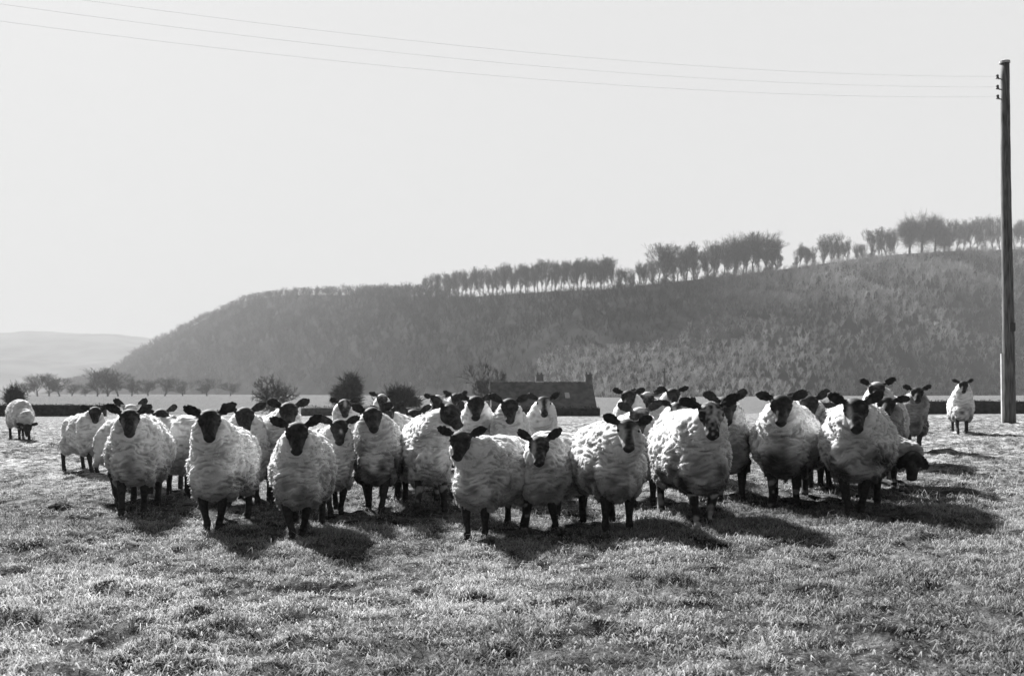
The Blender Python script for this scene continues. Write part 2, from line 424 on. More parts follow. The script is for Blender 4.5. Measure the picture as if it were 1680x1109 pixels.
    v -= (loc[:, :1] * md[:, None] * .14) * np.array(rgt)
    me.vertices.foreach_set('co', v.astype(np.float32).ravel())
    pale = np.zeros(len(v)); nse = vnoise(loc * 55 + sd * 7, sd) - .5; nse2 = vnoise(loc * 22 + sd * 3, sd + 1) - .5
    head = (loc[:, 1] > -.03) & (loc[:, 1] < .27) & (np.abs(loc[:, 0]) < .085) & (np.abs(loc[:, 2]) < .12)
    ax_, yy, zz = np.abs(loc[:, 0]), loc[:, 1], loc[:, 2]
    if mark == 'cheeks':       # pale patches at both sides of the muzzle
        pale = np.exp(-(((ax_ - .043) / .021) ** 2 + ((yy - .12) / .06) ** 2)) * 2.2 + nse * .5
    elif mark == 'faint':
        pale = np.exp(-(((ax_ - .045) / .013) ** 2 + ((yy - .125) / .04) ** 2)) * .35 + nse * .15
    elif mark == 'mottled':
        pale = np.exp(-(((loc[:, 0] - .02) / .05) ** 2 + ((yy - .09) / .08) ** 2)) * 1.0 + nse * 2.2 - .15
    elif mark == 'left':
        pale = np.exp(-(((loc[:, 0] + .034) / .014) ** 2 + ((yy - .11) / .055) ** 2)) * 1.4 + nse * .5
    elif mark == 'blaze':
        pale = np.exp(-((loc[:, 0] / .014) ** 2 + ((yy - .07) / .055) ** 2)) * 1.5 * (zz > 0) + nse * .5
    elif mark == 'brow':
        pale = np.exp(-((ax_ / .045) ** 2 + ((yy - .015) / .035) ** 2)) * 1.8 * (zz > 0) + nse * .5
    elif mark == 'white':      # white forehead and crown, dark muzzle
        pale = (yy < .13) * 1.0 + nse * .6
    elif mark == 'fleck':
        pale = np.exp(-(((loc[:, 0] - .012) / .010) ** 2 + ((yy - .135) / .022) ** 2)) * 1.5 * (zz > 0)
    else:
        pale = nse2 * .25
    pale = np.clip(pale, 0, 1) * head
    leg = (v[:, 2] < .25) & ~head
    if mark == 'mottled': pale = np.where(leg, np.clip(nse2 * 6 - .2, 0, 1) * .8, pale)
    elif rr.random() < .3: pale = np.where(leg, np.clip((nse2 - .14) * 5, 0, .5), pale)
    at_ = me.attributes.new('pale', 'FLOAT', 'POINT'); at_.data.foreach_set('value', pale.astype(np.float32))
    me.polygons.foreach_set('use_smooth', np.ones(len(me.polygons), bool))
    me.materials.clear(); me.materials.append(m_coat); me.transform(Matrix.Translation(OFF))
    body = link('sheep', me)
    body.location = (x, y, z0); body.rotation_euler = (0, 0, rot); body.scale = (s, s, s)
    tag(body, label, 'sheep', 'sheep standing in a flock on the pasture')
    # ---- eyes
    for sx in (-1, 1):
        e = MB(); e.ell(hp(sx * .0575, .075, .027) + OFF, [.0145 * hs] * 3, Mh, 12, 8)
        em = e.mesh('eye'); em.polygons.foreach_set('use_smooth', np.ones(len(em.polygons), bool)); link('eye', em, m_eye, body)
    # ---- fleece
    fb = MB(); w = fat * (.84 + .04 * rr.random())
    fb.ell((0, .42, .56), (.255 * w, .25, .265), None, 24, 16); fb.ell((0, .16, .52), (.305 * w, .36, .285), None, 24, 16)
    fb.ell((0, .14, .64), (.245 * w, .34, .205), None, 24, 16)
    fb.ell((0, -.08, .50), (.275 * w, .24, .25), None, 24, 16); fb.ell((0, -.25, .44), (.195 * w, .17, .20), None, 24, 16)
    fb.ell((0, -.08, .64), (.225 * w, .20, .20), None, 24, 16)
    for sx in (-1, 1):
        fb.ell((sx * .14, .36, .39), (.10, .15, .16)); fb.ell((sx * .115, -.19, .33), (.075, .08, .10))
    fb.chain((0, .60, .56), (0.01, .655, .36), .05, .032, 4)
    grazing = poll.z < .5
    nend = poll + Vector((-rgt.y * .0, 0, 0)) + (Vector((-math.sin(hyaw) * .085, .115 * math.cos(hyaw), -.12)) if not grazing else Mh @ Vector((0, -.04, -.04)))
    if grazing: mid = Vector((poll.x * .5, -.46, .47)); r_mid = .155
    else: mid = Vector((poll.x * .5, -.23, .67 + .3 * max(0, poll.z - .8))); r_mid = .192
    fb.chain((0, -.12, .52), mid, .20, r_mid, 4); fb.chain(mid, nend, r_mid, .14 if not grazing else .09, 7)
    fm = remesh(fb.mesh('fleece', False), .0135 if tufts > 8000 else .016, 9, .5, 1 if tufts > 8000 else 0)
    v = get_v(fm).astype(float); nn = get_n(fm).astype(float)
    # locks in wavy, roughly level rows
    def rows(q):
        w1 = (vnoise(q * 7, sd + 31) - .5) * 3.2
        a = vnoise(np.stack([q[:, 0] * 20 + w1, q[:, 1] * 20, q[:, 2] * 56 + w1 * 1.8], 1), sd + 32)
        b = vnoise(np.stack([q[:, 0] * 34, q[:, 1] * 34, q[:, 2] * 85 + w1 * 3], 1), sd + 33)
        return sstep(.22, .78, a * .68 + b * .32)
    wv = vnoise(np.stack([v[:, 0] * 5, v[:, 1] * 5, v[:, 2] * 5], 1), sd) * 1.0
    n1 = rows(v); n2 = vnoise(np.stack([v[:, 0] * 26, v[:, 1] * 26, v[:, 2] * 44], 1), sd + 4)
    n0 = vnoise(v * 5.5, sd + 5)
    amp = np.clip(np.linalg.norm(v - np.array(poll), axis=1) / .25, .15, 1)
    disp = amp * (.024 * (n0 - .5) + .018 * (n1 - .4) + .010 * (n2 - .5))
    v = v + nn * disp[:, None]
    fm.vertices.foreach_set('co', v.astype(np.float32).ravel()); fm.update()
    fm.calc_loop_triangles()
    T = np.empty(len(fm.loop_triangles) * 3, np.int32); fm.loop_triangles.foreach_get('vertices', T); T = T.reshape(-1, 3)
    nn = get_n(fm).astype(float)
    a, b, c = v[T[:, 0]], v[T[:, 1]], v[T[:, 2]]
    area = np.linalg.norm(np.cross(b - a, c - a), axis=1); cum = np.cumsum(area); g = np.random.default_rng(sd)
    ti = np.searchsorted(cum, g.random(tufts) * cum[-1]).clip(0, len(T) - 1)
    u1 = np.sqrt(g.random(tufts)); u2 = g.random(tufts)
    w0, w1, w2 = (1 - u1)[:, None], (u1 * (1 - u2))[:, None], (u1 * u2)[:, None]
    p = a[ti] * w0 + b[ti] * w1 + c[ti] * w2
    nr = nn[T[ti, 0]] * w0 + nn[T[ti, 1]] * w1 + nn[T[ti, 2]] * w2
    flow = np.stack([(vnoise(p * 16, sd + 8) - .5) * 2.4, (vnoise(p * 16, sd + 9) - .5) * 2.4, -.55 + (vnoise(p * 14, sd + 10) - .5) * 2.0], 1)
    d = nr * .65 + flow * .65 + g.normal(0, .22, p.shape); d /= np.linalg.norm(d, axis=1)[:, None]
    near_head = np.clip((np.linalg.norm(p - np.array(poll), axis=1) - .05) / .2, .35, 1)
    ln = (.007 + .012 * g.random(tufts)) * near_head * (.6 + .7 * rows(p)); wd = .004 + .0045 * g.random(tufts)
    side = np.cross(d, nr + g.normal(0, .5, p.shape)); side /= (np.linalg.norm(side, axis=1)[:, None] + 1e-9)
    side *= (wd * .5)[:, None]
    r0 = p - nr * .004; r1 = r0 + d * (ln * .55)[:, None]
    tip = r1 + (d * .8 + np.array([0, 0, -.5]) * .6 + g.normal(0, .25, p.shape)) * (ln * .55)[:, None]
    TV = np.stack([r0 - side, r0 + side, r1 + side, r1 - side, tip], 1).reshape(-1, 3)
    bb = np.arange(tufts)[:, None] * 5 + len(v)
    TF = np.concatenate([bb + np.array([[0, 1, 2]]), bb + np.array([[0, 2, 3]]), bb + np.array([[3, 2, 4]])], 0)
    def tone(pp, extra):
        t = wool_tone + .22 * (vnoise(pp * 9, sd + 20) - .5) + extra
        t = t * (1 - .55 * np.clip(crevice_shade(pp), 0, 1))  # shade in the crevices between locks is put into the wool tone
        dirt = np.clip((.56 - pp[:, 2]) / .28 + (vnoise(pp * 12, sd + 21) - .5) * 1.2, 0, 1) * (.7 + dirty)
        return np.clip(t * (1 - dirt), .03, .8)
    def crevice_shade(pp):
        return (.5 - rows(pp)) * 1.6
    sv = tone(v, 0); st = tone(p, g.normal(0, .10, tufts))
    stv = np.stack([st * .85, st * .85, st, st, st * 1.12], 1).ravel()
    T2 = np.concatenate([T, TF], 0)
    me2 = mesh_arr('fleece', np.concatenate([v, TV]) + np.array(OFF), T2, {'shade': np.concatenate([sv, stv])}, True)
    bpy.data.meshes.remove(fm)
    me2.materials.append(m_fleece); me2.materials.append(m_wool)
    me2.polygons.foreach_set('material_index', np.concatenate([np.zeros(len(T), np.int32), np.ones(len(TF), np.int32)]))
    fo = link('fleece', me2, None, body)
    return body

def ray_ground(px, py):
    """ground point seen at a photo pixel"""
    t = (px - 840) / FPX; k = (py - HOR) / FPX; D = CAMZ / k
    for _ in range(30):
        D = D * .5 + .5 * (CAMZ - float(H0(np.array([t * D]), np.array([D]))[0])) / k
    return t * D, D
ST = ((0, 0, 0), (0, 0, 0), (0, 0, 0), (0, 0, 0))
NAR = ((.05, 0, 0), (-.05, .03, 0), (0, .05, 0), (0, -.04, 0))            # front feet close together
CRS = ((.075, -.10, 0), (-.055, .09, 0), (0, .10, 0), (0, -.08, 0))         # crossing, walking
WLK = ((.02, -.13, 0), (-.02, .10, .0), (0, .12, 0), (0, -.12, 0))
WL2 = ((.02, .10, 0), (-.03, -.12, 0), (0, -.10, 0), (0, .10, 0))
WID = ((-.03, -.02, 0), (.03, .05, 0), (-.02, .03, 0), (.02, -.05, 0))
def put(px, feet, D, hx, top, s, rr_, hyaw, pitch, legs, mark, label, ear=(.0, .0), roll=0, fat=1.0, tone=.65, dirty=0, graze=None, dark=None):
    if feet: x, y = ray_ground(px, feet)
    else: x, y = (px - 840) / FPX * D, D
    va = math.atan2(x, y)                       # so that 0 means facing the camera
    rot = -R(rr_) - va
    z0 = float(H0(np.array([x]), np.array([y]))[0])
    th = R(hyaw) + R(rr_)                       # head turn relative to the trunk
    if graze:
        poll = (graze[0], graze[1], graze[2])
    else:
        cs, sn = math.cos(-rot), math.sin(-rot)
        fwd = .24
        top_z = CAMZ + (HOR - top) / FPX * (y - fwd)
        er = max(ear) * .14
        zh = (top_z - z0) / s - .055 - max(er, -.01)
        hxw = (hx - 840) / FPX * (y - fwd * s)
        # head point in sheep space: lateral offset for the wanted column
        fy = -.50 + .26
        dxw = hxw - x
        lx = (dxw + fy * s * math.sin(rot)) / max(.5, math.cos(rot)) / s
        lx = max(-.34, min(.34, lx))
        poll = (lx, -.50 + .30 * abs(lx), zh)
    tuft = 11000 if y < 8.3 else 8500 if y < 10 else 5200 if y < 13 else 3000
    return make_sheep(x, y, rot, s, poll, th, R(pitch - (12 if not graze else 0)), R(roll), legs, mark, label, tuft, ear, fat, tone, .0095 if y < 10 else .0115, dirty)
#    px  feet  D    hx   top  s   rr  hyaw pitch legs mark
put(40, 721, None, 36, 0, .98, -12, 0, 62, ST, '', 'sheep grazing with its head down, alone at the far left by the hedge', graze=(-.02, -.62, .30), fat=1.0)
put(156, 776, None, 157, 664, .95, -24, 2, 55, NAR, '', 'leftmost sheep of the flock, small, seen whole beside a larger one', ear=(.10, .15), fat=.80)
put(218, None, 9.0, 212, 660, 1.04, 9, 0, 58, WLK, 'faint', 'large sheep near the left end with faintly pale cheeks, a white-crowned head behind it', ear=(.35, .3), fat=1.15)
put(216, None, 11.5, 214, 650, 1.0, 0, 0, 62, ST, 'white', 'white-crowned sheep whose forehead and ear tips show above a black face near the left end', ear=(.55, .6))
put(262, None, 10.6, 262, 660, 1.0, 8, 6, 55, ST, '', 'black-faced sheep peeping over the back of the big left sheep, right ear raised', ear=(.1, .45), fat=.9)
put(312, None, 10.4, 292, 664, 1.0, -95, -135, 15, ST, '', 'sheep turned sideways in the gap left of a front sheep, one ear showing', ear=(.2, .5), fat=.95)
put(348, 872, None, 343, 660, 1.0, 15, 0, 60, NAR, '', 'front-row sheep furthest left, legs close together, long black face between level ears', ear=(.18, .35), fat=1.02)
put(398, None, 9.4, 400, 658, 1.02, 10, 4, 52, WID, '', 'black-faced sheep directly behind the left front sheep, ear stretched to its right', ear=(.25, .35), fat=1.0)
put(462, None, 9.7, 472, 654, 1.02, -14, 2, 58, ST, '', 'wide-eared sheep looking over a front sheep, directly below the bare flat-topped orchard tree', ear=(.2, .2), fat=1.0)
put(486, 884, None, 487, 678, .97, 8, -2, 62, CRS, '', 'front-row sheep walking with crossed legs, ears spread like handlebars, second from the left in front', ear=(.2, .42), fat=1.06)
put(551, 846, None, 556, 683, .92, -12, 2, 62, WLK, 'fleck', 'slim sheep with a small white fleck on its nose, half behind a walking front sheep', ear=(.12, .12), fat=.88, tone=.5)
put(572, None, 12.5, 565, 652, .98, 4, 4, 55, ST, 'blaze', 'small distant sheep below the dark round bush, its face half turned', ear=(.1, .1), fat=.95)
put(616, 841, None, 611, 655, 1.03, 6, 4, 48, WL2, '', 'dark-chested sheep with its long narrow face held high and left ear thrown up', ear=(.45, .25), roll=6, fat=1.0, tone=.5, dirty=.28)
put(640, None, 10.2, 634, 656, 1.0, 14, -18, 52, ST, '', 'sheep behind the dark-chested one with its black face turned left and right ear up', ear=(.1, .5), fat=.95)
put(628, None, 15.0, 627, 642, 1.0, 0, 0, 58, ST, 'brow', 'farthest sheep in the middle left, only ears and pale brow below the long bush', ear=(.2, .2))
put(668, None, 11.2, 677, 663, .98, 20, -8, 62, ST, '', 'sheep showing only two dark ears in a shallow V beside a tall woolly neck', ear=(.35, .3), fat=1.0)
put(708, 842, None, 735, 652, 1.04, -8, 30, 46, WID, '', 'tall sheep with a long woolly neck, black head turned to its left and tilted', ear=(.35, .35), roll=-14, fat=.95)
put(718, None, 13.5, 718, 642, 1.0, 8, -15, 55, ST, 'white', 'pale-crowned sheep far back above the tilted black head, dark ear to the left', ear=(.1, .3))
put(748, None, 15.5, 748, 640, 1.0, 0, 10, 55, ST, '', 'very distant sheep seen as two dark ears between pale crowns, left of the cottage roof', ear=(.3, .3))
put(782, None, 10.2, 781, 645, 1.03, 4, -2, 60, ST, '', 'broad black face in the back row below the bare forked tree', ear=(.1, .12), fat=.98)
put(838, None, 9.9, 836, 645, 1.03, -4, 2, 60, ST, '', 'broad black face in the back row touching ears with its neighbour, below the cottage roof', ear=(.28, .25), fat=.98)
put(888, None, 11.4, 892, 641, .98, -4, 3, 58, ST, 'cheeks', 'sheep with white cheek patches in front of the cottage roof, ears raised', ear=(.2, .4), fat=.9)
put(778, 885, None, 757, 698, .93, 30, -14, 56, CRS, '', 'low-headed front-row sheep in the centre, face turned slightly left, flank showing', ear=(.12, .25), roll=-4, fat=1.08)
put(884, 872, None, 882, 700, .92, 24, 0, 62, WID, 'left', 'centre sheep with ears raised in a V and a pale streak down its face', ear=(.45, .5), fat=1.1)
put(1014, 874, None, 1030, 678, .99, -14, 3, 60, ST, 'cheeks', 'front-row sheep right of centre with bright white patches either side of its muzzle', ear=(.25, .22), roll=-3, fat=1.14, dirty=.1)
put(1018, None, 12.2, 1026, 636, 1.04, 30, -8, 55, ST, '', 'pale sheep at the back left of the dense group, body side on, black face small', ear=(.15, .15), fat=1.05)
put(1066, None, 12.8, 1062, 636, 1.04, 0, 0, 62, ST, 'brow', 'back-row sheep with its pale brow and wide flat ears between two small black heads', ear=(.15, .3))
put(1106, None, 13.5, 1104, 634, 1.04, -10, 8, 55, ST, '', 'back-row sheep beside the thin distant post, ears level', ear=(.1, .12))
put(1056, None, 8.9, 1051, 655, .98, -16, -4, 58, ST, 'brow', 'sheep with a white triangle on its forehead, behind the sheep with white muzzle patches', ear=(.25, .45), fat=.92, tone=.48)
put(1118, None, 10.8, 1113, 650, 1.0, -6, 6, 55, ST, 'cheeks', 'sheep with a black and white face tucked behind the mottled-faced one', ear=(.1, .4), fat=.95)
put(1155, 866, None, 1166, 646, 1.06, -16, 6, 64, NAR, 'mottled', 'mottled grey-faced sheep in front with pale streaked legs', ear=(.15, .35), fat=1.08, roll=3, dirty=.25)
put(1200, None, 8.9, 1192, 632, 1.05, -14, 4, 58, WL2, '', 'tall sheep looking over the mottled one from behind, right ear sticking straight up', ear=(.32, .6), fat=.88, tone=.45, dirty=.2)
put(1286, 834, None, 1283, 640, 1.05, 4, -2, 60, ST, '', 'large round sheep on the right with a solid black face and drooping broad ears', ear=(.12, .2), fat=1.18, dirty=.3)
put(1330, None, 9.6, 1328, 635, 1.03, -10, 0, 55, ST, '', 'black-faced sheep squeezed between two large round ones on the right, one ear up', ear=(.12, .5), fat=.88, tone=.45, dirty=.3)
put(1402, 845, None, 1404, 640, 1.05, 4, 4, 60, NAR, 'left', 'round sheep ending the front row on the right, white left cheek and tufted chest', ear=(.3, .38), fat=1.16, dirty=.35)
put(1442, None, 11.8, 1440, 618, 1.06, 8, -4, 58, ST, 'brow', 'sheep standing highest at the back right, white fleece around a small black face', ear=(.3, .35))
put(1450, None, 9.5, 1455, 650, .98, -6, -2, 45, ST, '', 'slim dark-necked sheep peering round the right end of the front row, ears drooping outward', ear=(-.02, .0), fat=.72, tone=.25, dirty=.2)
put(1428, None, 8.9, 1474, 0, .95, -42, -10, 70, ST, '', 'sheep with its black head lowered to graze at the right edge of the flock', graze=(.07, -.72, .42), ear=(-2.5, -2.5), fat=.70, tone=.4, dirty=.1)
put(1500, 743, None, 1505, 630, .98, -4, 2, 52, NAR, '', 'dark-chested sheep walking alone right of the flock', ear=(.3, .3), fat=.72, tone=.22, dirty=.2)
put(1578, 712, None, 1581, 620, 1.0, -3, 2, 58, WLK, '', 'last sheep on the right, standing clear of the flock near the tall pole', ear=(.2, .35), fat=.95, dirty=.1)

# ------------------------------------------------------------------ bare trees
def seg_mesh(segs, sides=3):
    """segs: list of (p0, p1, r0, r1) -> tapered prisms"""
    A = np.array([s[0] for s in segs]); Bq = np.array([s[1] for s in segs]); ra = np.array([s[2] for s in segs]); rb = np.array([s[3] for s in segs])
    d = Bq - A; d /= np.linalg.norm(d, axis=1)[:, None] + 1e-9
    ref = np.where(np.abs(d[:, 2:3]) < .9, np.array([[0, 0, 1.]]), np.array([[1., 0, 0]]))
    u = np.cross(d, ref); u /= np.linalg.norm(u, axis=1)[:, None]; w = np.cross(d, u)
    Vs = []
    for k in range(sides):
        a = 2 * math.pi * k / sides; o = u * math.cos(a) + w * math.sin(a); Vs += [A + o * ra[:, None]]
    for k in range(sides):
        a = 2 * math.pi * k / sides; o = u * math.cos(a) + w * math.sin(a); Vs += [Bq + o * rb[:, None]]
    V = np.stack(Vs, 1).reshape(-1, 3); b = np.arange(len(segs))[:, None] * 2 * sides; F = []
    for k in range(sides):
        k2 = (k + 1) % sides; F += [b + np.array([[k, k2, sides + k2]]), b + np.array([[k, sides + k2, sides + k]])]
    return V, np.concatenate(F, 0)
def grow(seed, h, r, depth, spread, fork, up=.25, first=.3, min_r=.03, wig=.12, ratio=.72, droop=0, side0=True):
    rg = random.Random(seed); trunk = []; crown = []
    def rec(p, d, ln, rad, lv):
        wg = wig * (.35 if lv == 0 else .7 if lv == 1 else 1); n = 4 if lv == 0 else 3 if lv < 2 else 2; out = trunk if lv == 0 else crown
        for k in range(n):
            d = (d + Vector((rg.gauss(0, wg), rg.gauss(0, wg), rg.gauss(0, wg * .6) + up * .1 - droop * lv * .02))).normalized()
            q = p + d * ln / n; r2 = max(min_r, rad * (1 - .28 / n)); out.append((tuple(p), tuple(q), max(min_r, rad), r2)); 
            if k < n - 1 and (lv >= 1 or (side0 and k > 0)) and lv < depth and rg.random() < .8:
                ax = Vector((rg.gauss(0, 1), rg.gauss(0, 1), rg.gauss(0, .4))).normalized()
                rec(q, (d + ax * spread * 1.1).normalized(), ln * ratio * .7, rad * .5, lv + 1)
            p, rad = q, r2
        if lv < depth:
            m = fork + (1 if rg.random() < .4 else 0); a0 = rg.random() * 6.28
            side = d.cross(Vector((0, 0, 1)) if abs(d.z) < .9 else Vector((1, 0, 0))).normalized(); oth = d.cross(side)
            for j in range(m):
                a = a0 + j * 6.28 / m + rg.gauss(0, .3); sp = spread * (.6 + .7 * rg.random())
                nd = (d + (side * math.cos(a) + oth * math.sin(a)) * sp + Vector((0, 0, up))).normalized()
                rec(p, nd, ln * ratio * (.8 + .4 * rg.random()), rad * .62, lv + 1)
    rec(Vector((0, 0, -.3)), Vector((rg.gauss(0, .05), rg.gauss(0, .05), 1)).normalized(), h * first, r, 0)
    # scale to the wanted height
    zt = max(max(s[0][2], s[1][2]) for s in crown); k = h / zt
    f = lambda S: [tuple([tuple(c * k for c in s[0]), tuple(c * k for c in s[1]), s[2], s[3]]) for s in S]
    return f(trunk), f(crown)
def tree_meshes(name, *a, **k):
    t, c = grow(*a, **k); V, F = seg_mesh(t, 7); mt = mesh_arr('trunk', V, F); V, F = seg_mesh(c, 3); mc = mesh_arr('crown', V, F)
    return mt, mc
def plant_tree(name, meshes, loc, rz, sc, label, cat, group, mats=None):
    e = empty(name, loc, rz); e.scale = sc
    mt, mc = meshes; link('trunk', mt, (mats or (m_bark, m_twig))[0], e); link('crown', mc, (mats or (m_bark, m_twig))[1], e)
    return tag(e, label, cat, group)

# ------------------------------------------------------------------ main hill
PXR = np.array([60, 180, 230, 300, 350, 405, 470, 560, 650, 764, 909, 1011, 1073, 1206, 1302, 1377, 1469, 1562, 1680, 2000, 2500])
PYR = np.array([646, 618, 580, 544, 517, 493, 484, 484, 486, 488, 478, 474, 466, 452, 440, 429, 418, 412, 409, 400, 420])
DR_X = np.array([60, 180, 450, 700, 1000, 1300, 1680, 2500]); DR_Y = np.array([2050, 1900, 1400, 860, 570, 640, 880, 1000])
def ridge(px):
    py = np.interp(px, PXR, PYR); D = np.interp(px, DR_X, DR_Y); return D, CAMZ + (HOR - py) / FPX * D
def hill_point(px, s):
    """s: 0 foot, 1 ridge, >1 plateau behind"""
    px = np.asarray(px, float); s = np.asarray(s, float)
    D, z = ridge(px); s1 = np.clip(s, 0, 1)
    d = D * (.60 + .40 * s1) + np.clip(s - 1, 0, 9) * 260
    prof = np.where(s1 < 1, 1 - (1 - s1) ** 1.5, 1.0) * .5 + .5 * s1
    zz = -1.5 + (z + 1.5) * prof - np.clip(s - 1, 0, 9) * 14
    t = (px - 840) / FPX; X = t * d
    bump = (noise2(X, d, 60, 51, 3) - .5) * 14 * np.sin(np.pi * s1) ** .8 * (z / 90)
    return X, d, zz + bump
PX, SS_ = np.meshgrid(np.linspace(60, 2500, 260), np.concatenate([np.linspace(0, 1, 46), [1.15, 1.5, 2.2, 3]]))
X, Y, Z = hill_point(PX, SS_)
Z[-1] -= 60
ny, nx = X.shape; idx = np.arange(nx * ny).reshape(ny, nx)
F = np.stack([idx[:-1, :-1].ravel(), idx[:-1, 1:].ravel(), idx[1:, 1:].ravel(), idx[1:, :-1].ravel()], 1)
tag(link('hill', mesh_arr('hill', np.stack([X.ravel(), Y.ravel(), Z.ravel()], 1), F, smooth=True), m_hill), 'steep wooded hillside with a long level ridge', None, None, 'structure')

# far hill at the left
def far_hill(name, D, pts, depth, label):
    px = np.linspace(pts[0][0], pts[-1][0], 90); py = np.interp(px, [p[0] for p in pts], [p[1] for p in pts])
    z = CAMZ + (HOR - py) / FPX * D; rows = []
    for s in np.linspace(0, 1, 12):
        d = D - depth * (1 - s); rows.append(np.stack([(px - 840) / FPX * d, np.full(px.size, d), -2 + (z + 2) * math.sin(s * math.pi / 2) + (noise2(px, np.full(px.size, s * 300), 60, 61, 3) - .5) * D * .008], 1))
    d = D + depth; rows.append(np.stack([(px - 840) / FPX * d, np.full(px.size, d), np.full(px.size, -5.)], 1))
    V = np.concatenate(rows); ny, nx = len(rows), px.size; idx = np.arange(nx * ny).reshape(ny, nx)
    F = np.stack([idx[:-1, :-1].ravel(), idx[:-1, 1:].ravel(), idx[1:, 1:].ravel(), idx[1:, :-1].ravel()], 1)
    return tag(link(name, mesh_arr(name, V, F, smooth=True), m_far), label, None, None, 'structure')
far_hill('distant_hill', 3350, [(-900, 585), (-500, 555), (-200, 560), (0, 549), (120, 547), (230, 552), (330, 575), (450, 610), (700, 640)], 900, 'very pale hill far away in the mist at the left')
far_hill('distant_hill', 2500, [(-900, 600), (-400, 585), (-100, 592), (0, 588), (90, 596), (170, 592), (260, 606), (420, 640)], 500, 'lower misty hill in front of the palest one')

# hillside woodland: thousands of bare trees no one could count
small = []
for k in range(6):
    t, c = grow(200 + k, 9, .16, 2, .6, 3, up=.3, first=.26, min_r=.07, ratio=.85); small.append(seg_mesh(t + c, 3))
rg = np.random.default_rng(5); VV = []; FF = []; SH = []; off = 0
def add_wood(px, s, hsc, shade):
    global off
    X, Y, Z = hill_point(np.array([px]), np.array([s])); V0, F0 = small[rg.integers(6)]
    a = rg.random() * 6.28; ca, sa = math.cos(a), math.sin(a); k = hsc / 9; kw = k * (1 + .4 * rg.random())
    V = np.stack([(V0[:, 0] * ca - V0[:, 1] * sa) * kw + X[0], (V0[:, 0] * sa + V0[:, 1] * ca) * kw + Y[0], V0[:, 2] * k + Z[0] - .3], 1)
    VV.append(V); FF.append(F0 + off); SH.append(np.full(len(V), shade)); off += len(V)
for _ in range(8800):
    px = 110 + rg.random() ** 1.25 * 1750; s = rg.random() ** .8 * 1.0
    D, z = ridge(px)
    if z < 8 and rg.random() < .6: continue
    open_ridge = 740 < px
    if open_ridge and s > .94: s *= .93
    patch = float(noise2(np.array([px]), np.array([s * 260]), 90, 71, 2)[0])
    hsc = (4 + 4.5 * rg.random()) * (1 + 1.0 * (1 - float(sstep(300, 900, px)))) * (1 + .35 * float(sstep(1250, 1650, px))) * (.7 + .6 * patch)
    if open_ridge and s > .86: hsc *= .5
    if px > 880 and s < .45: hsc *= .45 + .5 * s
    add_wood(px, s, hsc, np.clip(.010 + .035 * (patch - .42) + .04 * rg.random() ** 3 + (.05 + .26 * float(sstep(880, 1150, px))) * float(1 - sstep(.05, .36, s)) + .22 * float(sstep(1100, 1400, px)) * (.75 + .7 * patch), .008, .42))  # mist at the foot and right is painted into the twig colour
for _ in range(3000):                     # pale scrub on the lower slope, lightened further to stand for mist
    px = 880 + rg.random() * 950; s = rg.random() ** 1.5 * (.28 + .3 * float(sstep(1050, 1250, px)))
    add_wood(px, s, 2.2 + 2.2 * rg.random(), (.26 + .18 * rg.random()) * float(1 - .6 * sstep(.2, .5, s)))
for px in np.arange(170, 745, 3.2):       # closed canopy of the left ridge
    add_wood(px + rg.normal(0, 2), .97 + .08 * rg.random(), 8.5 + 3.5 * rg.random() + (2.5 if px > 560 else 0) - 3 * (px < 330), .012 + .02 * rg.random())
tag(link('woodland', mesh_arr('woodland', np.concatenate(VV), np.concatenate(FF), {'shade': np.concatenate(SH)}), m_wood), 'bare winter woodland covering the hillside', None, None, 'stuff')

# ridge-line trees, one by one
tall = [tree_meshes('t', 300 + k, 18, .30, 5, .40, 3, up=.30, first=.26, min_r=.034, ratio=.80) for k in range(5)]
wide = [tree_meshes('w', 320 + k, 18, .34, 5, .52, 3, up=.22, first=.22, min_r=.034, ratio=.82) for k in range(4)]
def ridge_tree(px, top, kind, s=1.0, w=1.0, label='', slim=1):
    X, Y, Z = hill_point(np.array([px]), np.array([s])); X, Y, Z = X[0], Y[0], Z[0]
    h = (HOR - top) / FPX * Y + CAMZ - Z; k = max(3, h) / 18 * 1.14
    ms = (tall if kind == 't' else wide)[ridge_tree.n % (5 if kind == 't' else 4)]; ridge_tree.n += 1
    plant_tree('bare_tree', ms, (X, Y, Z - .4), random.random() * 6.28, (k * w, k * w, k), label, 'tree', 'bare trees along the ridge')
ridge_tree.n = 0
row = []
for px in np.arange(700, 1010, 7.3):
    top = np.interp(px, [700, 770, 850, 950, 1000, 1012], [456, 445, 435, 429, 424, 428]) + random.uniform(-3, 5); row.append((px + random.uniform(-2, 2), top, 't', random.uniform(.7, 1.0)))
LAB_A = 'one of the evenly tall bare trees in the unbroken row left of the ridge gap'
for px, top, kd, w in row: ridge_tree(px, top, kd, 1.0 + random.uniform(0, .06), w, LAB_A)
